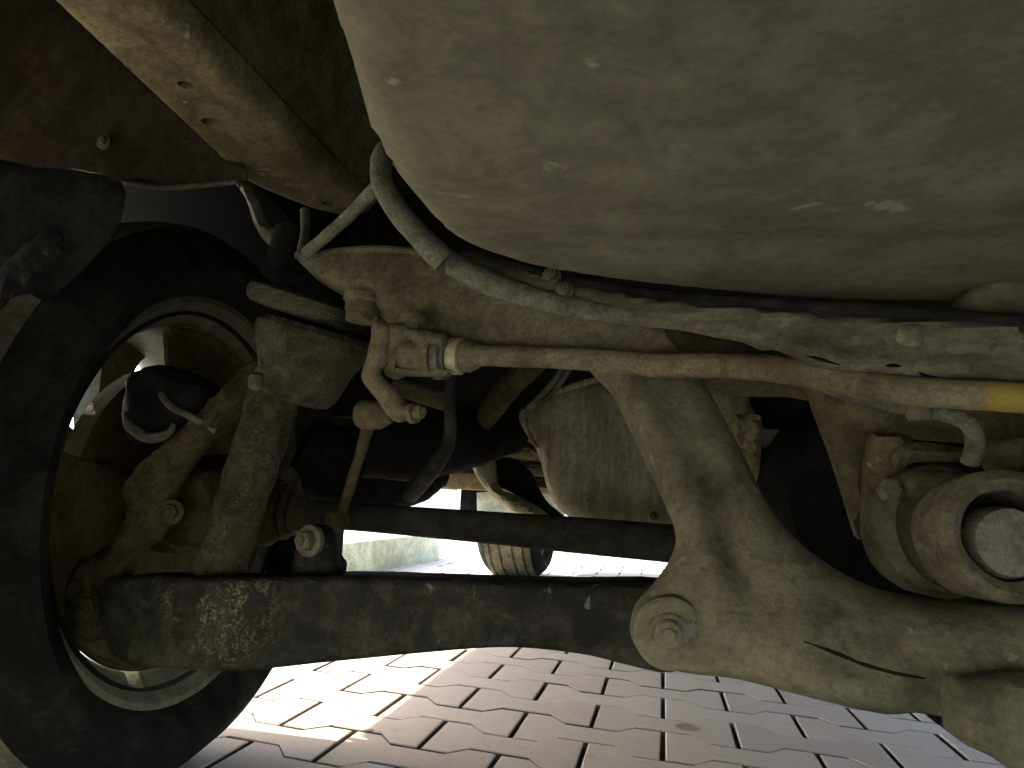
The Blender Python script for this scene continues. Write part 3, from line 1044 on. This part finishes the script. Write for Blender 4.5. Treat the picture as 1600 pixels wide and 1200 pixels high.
# ---- hub carrier (knuckle)
kn = cast('hub_carrier', [(106, 935), (122, 902), (150, 868), (190, 836), (206, 800), (204, 768), (232, 724), (268, 690), (310, 652), (352, 610), (392, 572), (420, 560), (428, 592),
                          (404, 632), (364, 664), (328, 694), (296, 728), (272, 772), (266, 810), (250, 838), (222, 862), (204, 892), (190, 935), (178, 985), (156, 1000), (128, 990), (110, 968)],
          'knuckle', car, .70, tf=.022, tb=.022, r=.016, res=.008, smooth_n=3,
          relief=lambda px, py, d: .009 * noise.noise(Vector((px * .017, py * .017, 3))) + .004 * noise.noise(Vector((px * .06, py * .06, 3))))
bolt('knuckle_bolt', at(138, 948, .677), Vector((.1, -1, 0)), .012, .010, 'knuckle', kn)
cast('carrier_web', [(232, 760), (300, 735), (345, 742), (352, 810), (330, 850), (268, 850), (236, 820)], 'knuckle', kn, .755, tf=.02, tb=.03, r=.02, res=.009,
     relief=lambda px, py, d: .006 * noise.noise(Vector((px * .03, py * .03, 8))))
bolt('caliper_bolt', at(268, 800, .69), Vector((.3, -1, 0)), .009, .010, 'knuckle', kn)
lathe('hub_barrel', Vector((-.60, RY, WZ)), Vector((1, 0, 0)), [(0, .05), (.05, .055), (.10, .05), (.13, .042), (.135, .03)], 'knuckle', kn, 30, wob=.003)
# brake caliper / shield behind
cal = cast('brake_caliper', [(196, 640), (210, 588), (245, 570), (290, 580), (330, 604), (318, 640), (290, 668), (262, 690), (232, 700), (205, 690)], 'black', car, .70, tf=.02, tb=.04, r=.022, res=.008,
           relief=lambda px, py, d: .006 * noise.noise(Vector((px * .03, py * .03, 11))))
pxtube('caliper_pipe', [(252, 616, .675, .004), (266, 634, .67, .004), (300, 652, .675, .004), (338, 672, .69, .005)], 'grey', cal, segs=10)
pxtube('caliper_rim', [(197, 644, .685, .005), (206, 668, .68, .006), (232, 684, .678, .006), (262, 678, .678, .005), (272, 662, .68, .003)], 'grey', cal, segs=10, wob=.001)
# upper arm reaching inboard from the carrier
pxtube('upper_arm', [(352, 640, .76, .016), (420, 600, .77, .018), (520, 560, .79, .018), (640, 540, .80, .018)], 'black', car, wob=.002)
# round dust shield behind the disc
dbm = bmesh.new()
dprof = [(.070, .06), (.074, .06), (.074, .210), (.082, .217), (.078, .219), (.068, .211), (.068, .06)]
rings = []
for i_ in range(61):
    a = math.radians(168 + (360 - 62) * i_ / 60)
    rings.append([dbm.verts.new((x, r * math.cos(a), r * math.sin(a))) for x, r in dprof])
for a, b in zip(rings, rings[1:]):
    for k_ in range(len(dprof)):
        dbm.faces.new((a[k_], a[(k_ + 1) % len(dprof)], b[(k_ + 1) % len(dprof)], b[k_]))
dbm.faces.new(rings[0])
dbm.faces.new(rings[-1][::-1])
ds = from_bm('dust_shield', dbm, 'disc', car)
ds.location = (XL, RY, WZ)

# ---- drive shaft
dsf = pxtube('drive_shaft', [(452, 801, .80, .0165), (560, 808, .81, .0165), (760, 824, .82, .0185), (900, 836, .83, .0205), (1080, 852, .84, .0215)], 'shaft', car, n=6, segs=20)
dsf['label'] = 'dark drive shaft running from the hub towards the middle'
lathe('joint_boot', at(428, 799, .80), at(560, 808, .81) - at(452, 801, .80), [(0, .034), (.010, .034), (.012, .028), (.018, .032), (.022, .025), (.028, .028), (.032, .021), (.045, .020)], 'knuckle', dsf, 26)
lathe('inner_joint', at(380, 797, .80), at(560, 808, .81) - at(452, 801, .80), [(0, .040), (.03, .042), (.05, .038)], 'knuckle', dsf, 26, wob=.002)

# ---- lower suspension arm
def arm_rel(px, py, d):
    w = .002 * noise.noise(Vector((px * .01, py * .02, 9)))
    top = 897 + (px - 200) * .008
    w += .003 * math.exp(-((py - 965) / 34) ** 2) * (1 if 200 < px < 1000 else 0) * min(1, d / .02)
    return w
la = cast('lower_arm', [(190, 910), (214, 898), (300, 898), (420, 899), (540, 896), (660, 899), (780, 903), (900, 906), (1040, 908), (1090, 940), (1090, 1010), (1050, 1040), (985, 1030),
                        (930, 1016), (870, 1007), (810, 1003), (750, 1005), (650, 1014), (540, 1025), (440, 1036), (360, 1040), (270, 1034), (222, 1028), (196, 1004), (184, 950)],
          'arm', car, .655, k=-.14, px0=600, tf=.030, tb=.034, r=.0055, res=.0045, smooth_n=3, relief=arm_rel)
la['label'] = 'long black lower suspension arm with flaking dirt'
pxtube('arm_flange', [(215, 1030, .665, .004), (300, 1037, .66, .004), (380, 1041, .65, .004), (470, 1033, .64, .003)], 'arm', la, segs=8)
lathe('arm_plug', at(285, 962, .665), Vector((.1, -1, 0)), [(-.004, .022), (.002, .022), (.003, .018), (.001, .016)], 'knuckle', la, 26, wob=.001)
tab = cast('link_tab', [(462, 900), (468, 850), (474, 830), (490, 820), (512, 822), (524, 842), (530, 880), (534, 902)], 'arm', la, .68, tf=.012, tb=.012, r=.008, res=.007)
bolt('tab_bolt', at(486, 845, .665), Vector((-.3, -1, 0)), .0105, .014, 'steel', la)
pxtube('spring_perch', [(535, 890, .80, .012), (500, 885, .80, .030), (440, 890, .80, .035)], 'black', la, segs=20)

# ---- subframe: the cast Y-shaped member
def seg_d(px, py, a, b):
    ax_, ay, bx_, by = *a, *b
    t = max(0, min(1, ((px - ax_) * (bx_ - ax_) + (py - ay) * (by - ay)) / ((bx_ - ax_) ** 2 + (by - ay) ** 2)))
    return math.hypot(px - ax_ - t * (bx_ - ax_), py - ay - t * (by - ay)), t
def poly_d(px, py, pts):
    return min(seg_d(px, py, a, b)[0] for a, b in zip(pts, pts[1:]))
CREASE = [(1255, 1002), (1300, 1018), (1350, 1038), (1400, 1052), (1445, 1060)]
GUT = [(1085, 640), (1110, 740), (1122, 840), (1150, 900)]
def sf_rel(px, py, d):
    w = .004 * noise.noise(Vector((px * .009, py * .009, 1))) + .0018 * noise.noise(Vector((px * .035, py * .035, 2)))
    w += .010 * math.exp(-(poly_d(px, py, GUT[1:]) / 14) ** 2)
    w += -.006 * math.exp(-(poly_d(px, py, [(1010, 640), (1090, 830), (1130, 960)]) / 30) ** 2)
    dc = poly_d(px, py, CREASE)
    w += .004 * math.exp(-(dc / 9) ** 2)
    w += .010 * math.exp(-(((px - 1045) / 36) ** 2 + ((py - 990) / 36) ** 2)) + .007 * math.exp(-(((px - 1075) / 40) ** 2 + ((py - 1010) / 14) ** 2))
    w += .006 * math.exp(-(((px - 1055) / 22) ** 2 + ((py - 930) / 10) ** 2))
    w += -.012 * math.exp(-(((px - 1230) / 80) ** 2 + ((py - 990) / 60) ** 2))
    return w * min(1, d / .008)
sf = cast('subframe', [(920, 570), (1000, 560), (1075, 572), (1100, 600), (1128, 650), (1158, 706), (1196, 784), (1246, 846), (1320, 898), (1400, 928), (1500, 940), (1680, 948), (2000, 925), (2350, 880), (2480, 930),
                       (2450, 1080), (2300, 1150), (2000, 1210), (1760, 1240), (1680, 1230), (1600, 1210), (1545, 1165), (1490, 1150), (1440, 1112), (1380, 1112), (1300, 1096), (1230, 1078), (1150, 1058), (1080, 1050), (1030, 1038), (1000, 1016), (985, 984),
                       (992, 946), (1018, 916), (1046, 876), (1056, 838), (1040, 790), (1012, 730), (984, 672), (958, 618)],
          'subframe', car, .555, k=-.06, px0=1045, tf=.030, tb=.030, r=.024, res=.0055, smooth_n=4, relief=sf_rel, kz=.45)
sf['label'] = 'thick dusty Y-shaped cast subframe arm holding the lower arm'
tube('weld_seam_shade', [on_surface(sf, *p) for p in CREASE], [.0006, .0013, .0014, .0012, .0005], 'black', sf, segs=8)  # thin black tube standing in for the shade in the groove
lathe('pivot_boss', at(1045, 990, .532), Vector((-.02, -1, .02)), [(-.01, .026), (.000, .025), (.002, .022)], 'subframe', sf, 30, wob=.0012)
bolt('pivot_bolt', at(1046, 989, .530), Vector((-.02, -1, .02)), .0098, .012, 'subframe', sf, washer=1.35, hexa=False)
cast('jack_pad', [(1480, 1066), (1520, 1056), (1600, 1050), (1800, 1060), (1830, 1200), (1780, 1260), (1680, 1240), (1600, 1215), (1540, 1176), (1484, 1142)], 'subframe', sf, .505, tf=.018, tb=.035, r=.010, res=.008,
     relief=lambda px, py, d: .003 * noise.noise(Vector((px * .03, py * .03, 6))))
cast('pad_gap_shade', [(1442, 1104), (1462, 1082), (1478, 1064), (1486, 1074), (1482, 1120), (1476, 1138), (1456, 1124)], 'black', sf, .515, tf=.002, tb=.02, r=.004, res=.006, smooth_n=2)  # solid black filler standing in for shade beside the pad

# ---- differential mount on the right: ring, stud, collar, brackets and brake hose
dm = empty('differential_mount', tuple(at(1540, 845, .56)), car)
dm['label'] = 'round bushing eyelet with large grey stud'
axd = Vector((.10, -1, .06)).normalized()
def ringmesh(bm, p0, ax_, ro, ri, h, segs=48, wob=.0015, bev=.005):
    ref = Vector((0, 0, 1))
    u = ax_.cross(ref).normalized(); v = ax_.cross(u)
    prof = [(0, ri), (h - bev, ri), (h, ri + bev), (h + .001, (ro + ri) / 2), (h, ro - bev), (h - bev, ro), (0, ro)]
    rings = []
    for s_, r in prof:
        ring = []
        for k in range(segs):
            a = 2 * math.pi * k / segs
            d = u * math.cos(a) + v * math.sin(a)
            p = p0 + ax_ * s_ + d * r
            p += d * wob * noise.noise(p * 40)
            ring.append(bm.verts.new(p))
        rings.append(ring)
    rings.append(rings[0])
    for a, b in zip(rings, rings[1:]):
        for k in range(segs):
            bm.faces.new((a[k], a[(k + 1) % segs], b[(k + 1) % segs], b[k]))
bm = bmesh.new()
ringmesh(bm, at(1524, 838, .565), axd, .0425, .0290, .045)
o = from_bm('eyelet', bm, 'bush', None); put(o, dm)
o = cast('eyelet_arm', [(1520, 752), (1580, 750), (1680, 752), (1900, 760), (1950, 850), (1800, 890), (1650, 900), (1620, 915), (1635, 850), (1600, 790), (1560, 770)], 'bush', None, .55, tf=.03, tb=.015, r=.010, res=.007); put(o, dm)
o = lathe('rubber_core', at(1526, 838, .575), axd, [(0, .030), (.012, .030), (.014, .0285)], 'black', None, 36); put(o, dm)
o = lathe('stud', at(1516, 848, .575), axd, [(0, .0235), (.044, .0235), (.050, .0215), (.0515, .017), (.0505, .006)], 'bolt_grey', None, 36, wob=.0008); put(o, dm)
o = lathe('collar', at(1438, 828, .64), Vector((.25, -1, .03)), [(0, .050), (.03, .050), (.036, .046), (.038, .042), (.034, .040), (.033, .026), (.026, .022)], 'subframe', None, 40, wob=.002); put(o, dm)
o = lathe('collar_nut', at(1388, 765, .60), Vector((.1, -1, .05)), [(0, .010), (.006, .010), (.008, .007)], 'subframe', None, 6); put(o, dm)
o = cast('mount_plate', [(1352, 690), (1372, 678), (1420, 680), (1424, 720), (1400, 800), (1352, 830), (1346, 800)], 'rail', None, .64, tf=.012, tb=.012, r=.008, res=.008, smooth_n=2,
         relief=lambda px, py, d: .003 * noise.noise(Vector((px * .03, py * .03, 12)))); put(o, dm)
o = cast('mount_plate', [(1395, 704), (1430, 690), (1500, 700), (1560, 706), (1560, 726), (1500, 722), (1430, 722), (1398, 730)], 'bush', None, .62, tf=.012, tb=.012, r=.008, res=.007, smooth_n=2); put(o, dm)
o = cast('mount_plate', [(1398, 742), (1440, 734), (1520, 742), (1600, 752), (1690, 742), (1950, 735), (1960, 765), (1690, 768), (1560, 772), (1470, 780), (1410, 782), (1392, 764)], 'subframe', None, .61, tf=.016, tb=.016, r=.010, res=.007, smooth_n=2); put(o, dm)
o = cast('mount_plate', [(1540, 690), (1556, 684), (1690, 690), (1950, 690), (1950, 705), (1600, 702), (1604, 740), (1950, 738), (1950, 768), (1560, 760), (1540, 730)], 'bush', None, .60, tf=.012, tb=.012, r=.006, res=.007, smooth_n=1); put(o, dm)
hz = pxtube('brake_hose', [(1268, 596, .585, .004), (1310, 612, .58, .005), (1370, 628, .575, .0055), (1435, 640, .57, .0058), (1480, 648, .57, .006), (1512, 662, .572, .0062), (1524, 690, .575, .0064), (1516, 722, .585, .0068)],
            'grey', car, wob=.0006, n=10)
o = lathe('hose_clip', at(1434, 630, .566), Vector((.05, 0, -1)), [(0, .0075), (.004, .0085), (.010, .0085), (.013, .0065)], 'subframe', hz, 14)
hz['label'] = 'thin curved brake hose held by a small clip'

cast('side_plate', [(1258, 592), (1300, 600), (1360, 622), (1400, 650), (1372, 690), (1356, 740), (1350, 830), (1340, 838), (1322, 780), (1296, 700)], 'rail', car, .665, tf=.008, tb=.02, r=.008, res=.009, smooth_n=2,
     relief=lambda px, py, d: .004 * noise.noise(Vector((px * .02, py * .02, 14))))
cast('cross_plate', [(1060, 560), (1200, 572), (1420, 610), (1690, 650), (2100, 660), (2500, 640), (2500, 700), (2100, 720), (1690, 712), (1500, 690), (1400, 680), (1330, 640), (1230, 618), (1090, 612)], 'rail', car, .72, tf=.01, tb=.02, r=.010, res=.012, smooth_n=2,
     relief=lambda px, py, d: .004 * noise.noise(Vector((px * .02, py * .02, 15))))

# differential housing: dark casting behind the subframe
bm = bmesh.new()
pc = at(1330, 790, .95)
add_lathe(bm, pc + Vector((.02, -.12, .0)), Vector((.05, 1, 0)), [(0, .07), (.01, .11), (.05, .135), (.14, .14), (.22, .11), (.34, .07), (.55, .05)], 36, .006, 14)
dh = from_bm('differential_housing', bm, 'black', car)
dh['label'] = 'black differential housing behind the subframe'
bm = bmesh.new()
add_tube(bm, [pc + Vector((-.2, .05, .03)), pc + Vector((0, .04, .02)), pc + Vector((.35, .04, .02))], [.04, .05, .04], 18)
from_bm('output_flange', bm, 'black', dh)
box('rear_crossmember', (.30, 1.00, .17), (.85, 1.10, .66), 'dark_floor', car, .02)  # extended down to cover a leak of bright ground below the eyelet
box('frame_rail', (.54, -.24, .72), (.64, .85, .86), 'rail', car, .012)

tube('lower_arm', [Vector((.42, .60, .25)), Vector((.58, .68, .265)), Vector((.74, .80, .28))], [.040, .036, .032], 'arm', car, wob=.002)
# exhaust hanger
hg = pxtube('exhaust_hanger', [(1163, 575, .80, .006), (1162, 610, .80, .006), (1162, 655, .80, .006)], 'bar', car, segs=12, wob=.0006)
cast('clevis', [(1140, 652), (1186, 650), (1190, 690), (1180, 760), (1160, 770), (1150, 720), (1142, 690)], 'rail', hg, .80, tf=.008, tb=.012, r=.005, res=.007, smooth_n=2,
     relief=lambda px, py, d: -.006 * math.exp(-((px - 1150) / 6) ** 2) - .006 * math.exp(-((px - 1182) / 6) ** 2))

# ---- muffler
mf = cast('muffler', [(822, 648), (840, 622), (880, 604), (935, 590), (1010, 578), (1110, 580), (1180, 640), (1190, 780), (1160, 830), (1090, 838), (980, 832), (915, 820), (878, 800), (856, 768), (844, 725), (832, 690)],
          'muffler', car, 1.05, tf=.03, tb=.42, r=.040, res=.014, smooth_n=4,
          relief=lambda px, py, d: .004 * noise.noise(Vector((px * .01, py * .01, 2))) + .014 * math.exp(-(poly_d(px, py, [(888, 722), (930, 744), (962, 770), (975, 778)]) / 4) ** 2))
mf['label'] = 'rounded tan muffler box with a creased dent'
pxtube('muffler_seam', [(818, 652, 1.04, .004), (832, 634, 1.035, .006), (870, 614, 1.035, .0055), (930, 594, 1.035, .0055), (980, 584, 1.035, .005)], 'muffler', mf, segs=10, wob=.001)
pxtube('seam_tail', [(820, 640, 1.03, .005), (816, 654, 1.03, .005), (826, 676, 1.035, .004), (840, 700, 1.04, .003)], 'muffler', mf, segs=10)
pxtube('hanger_wire', [(835, 630, 1.02, .005), (862, 600, 1.02, .0045), (880, 574, 1.02, .0045), (890, 556, 1.02, .0045)], 'grey', mf, segs=10)
pxtube('hanger_wire', [(848, 628, 1.03, .005), (860, 618, 1.03, .0045), (884, 586, 1.03, .0045), (898, 560, 1.03, .0045)], 'grey', mf, segs=10)
bolt('drain_stud', at(1022, 806, 1.0), Vector((0, -1, 0)), .004, .02, 'bar', mf, hexa=False)

# ---- dim things between the arm and the muffler
pxtube('vent_tube', [(706, 575, .70, .006), (703, 620, .71, .006), (704, 660, .73, .0065), (698, 700, .76, .008), (670, 740, .80, .010), (640, 772, .84, .012)], 'arm', car, wob=.0005)
pxtube('body_strut', [(845, 560, .98, .016), (800, 600, 1.0, .018), (768, 640, 1.03, .018), (755, 664, 1.05, .012)], 'knuckle', car, wob=.002)
pxtube('brake_cable', [(612, 600, .80, .010), (660, 616, .82, .012), (700, 628, .84, .012)], 'knuckle', car)
pxtube('upper_link', [(560, 705, .90, .035), (640, 700, .95, .045), (720, 690, 1.05, .045), (800, 675, 1.15, .035)], 'black', car, wob=.004, segs=20)
pxtube('coil_spring_seat', [(470, 700, .95, .05), (560, 740, 1.0, .06), (640, 745, 1.05, .045), (690, 740, 1.1, .02)], 'black', car, wob=.004, segs=20)
# trailing arm: flat curved blade
ta = cast('trailing_arm', [(735, 716), (752, 712), (772, 722), (778, 760), (800, 772), (846, 796), (870, 820), (862, 832), (836, 818), (800, 796), (768, 772), (748, 748)], 'muffler', car, 1.30, tf=.02, tb=.03, r=.014, res=.01)
cast('arm_shadow', [(772, 722), (800, 716), (830, 740), (850, 780), (884, 812), (872, 826), (846, 796), (800, 770), (778, 756)], 'black', ta, 1.33, tf=.02, tb=.03, r=.012, res=.012)  # black sheet standing in for the shadow beside the trailing arm
for (x0, y0, x1, y1, Y, mt) in ((756, 700, 830, 716, 1.5, 'rail'), (770, 716, 812, 734, 1.5, 'rust_panel'), (800, 728, 848, 744, 1.52, 'rail'), (816, 742, 850, 762, 1.55, 'dark_floor')):
    a, b = at(x0, y0, Y), at(x1, y1, Y)
    box('hanger_bracket', (a.x, Y, b.z), (b.x, Y + .05, a.z), mt, car, .004)
a, b = at(690, 744, 2.5), at(900, 758, 2.5)
box('front_crossmember', (-1.0 + .14, 2.50, .392), (-.30, 2.60, .455), 'bar', car, .008)
box('front_crossmember', (-.86, 2.95, .40), (.8, 3.05, .52), 'dark_floor', car, .01)
box('gearbox_pan', (-.22, 1.95, .40), (.36, 2.75, .54), 'black', car, .03)

# pale splash guard behind the front wheel
sg = cast('splash_guard', [(745, 770), (800, 764), (880, 762), (884, 800), (868, 842), (800, 846), (752, 844), (746, 810)], 'splash', car, 3.05, tf=.01, tb=.01, r=.008, res=.03, smooth_n=1)
sg['label'] = 'pale grey splash guard behind the front wheel'
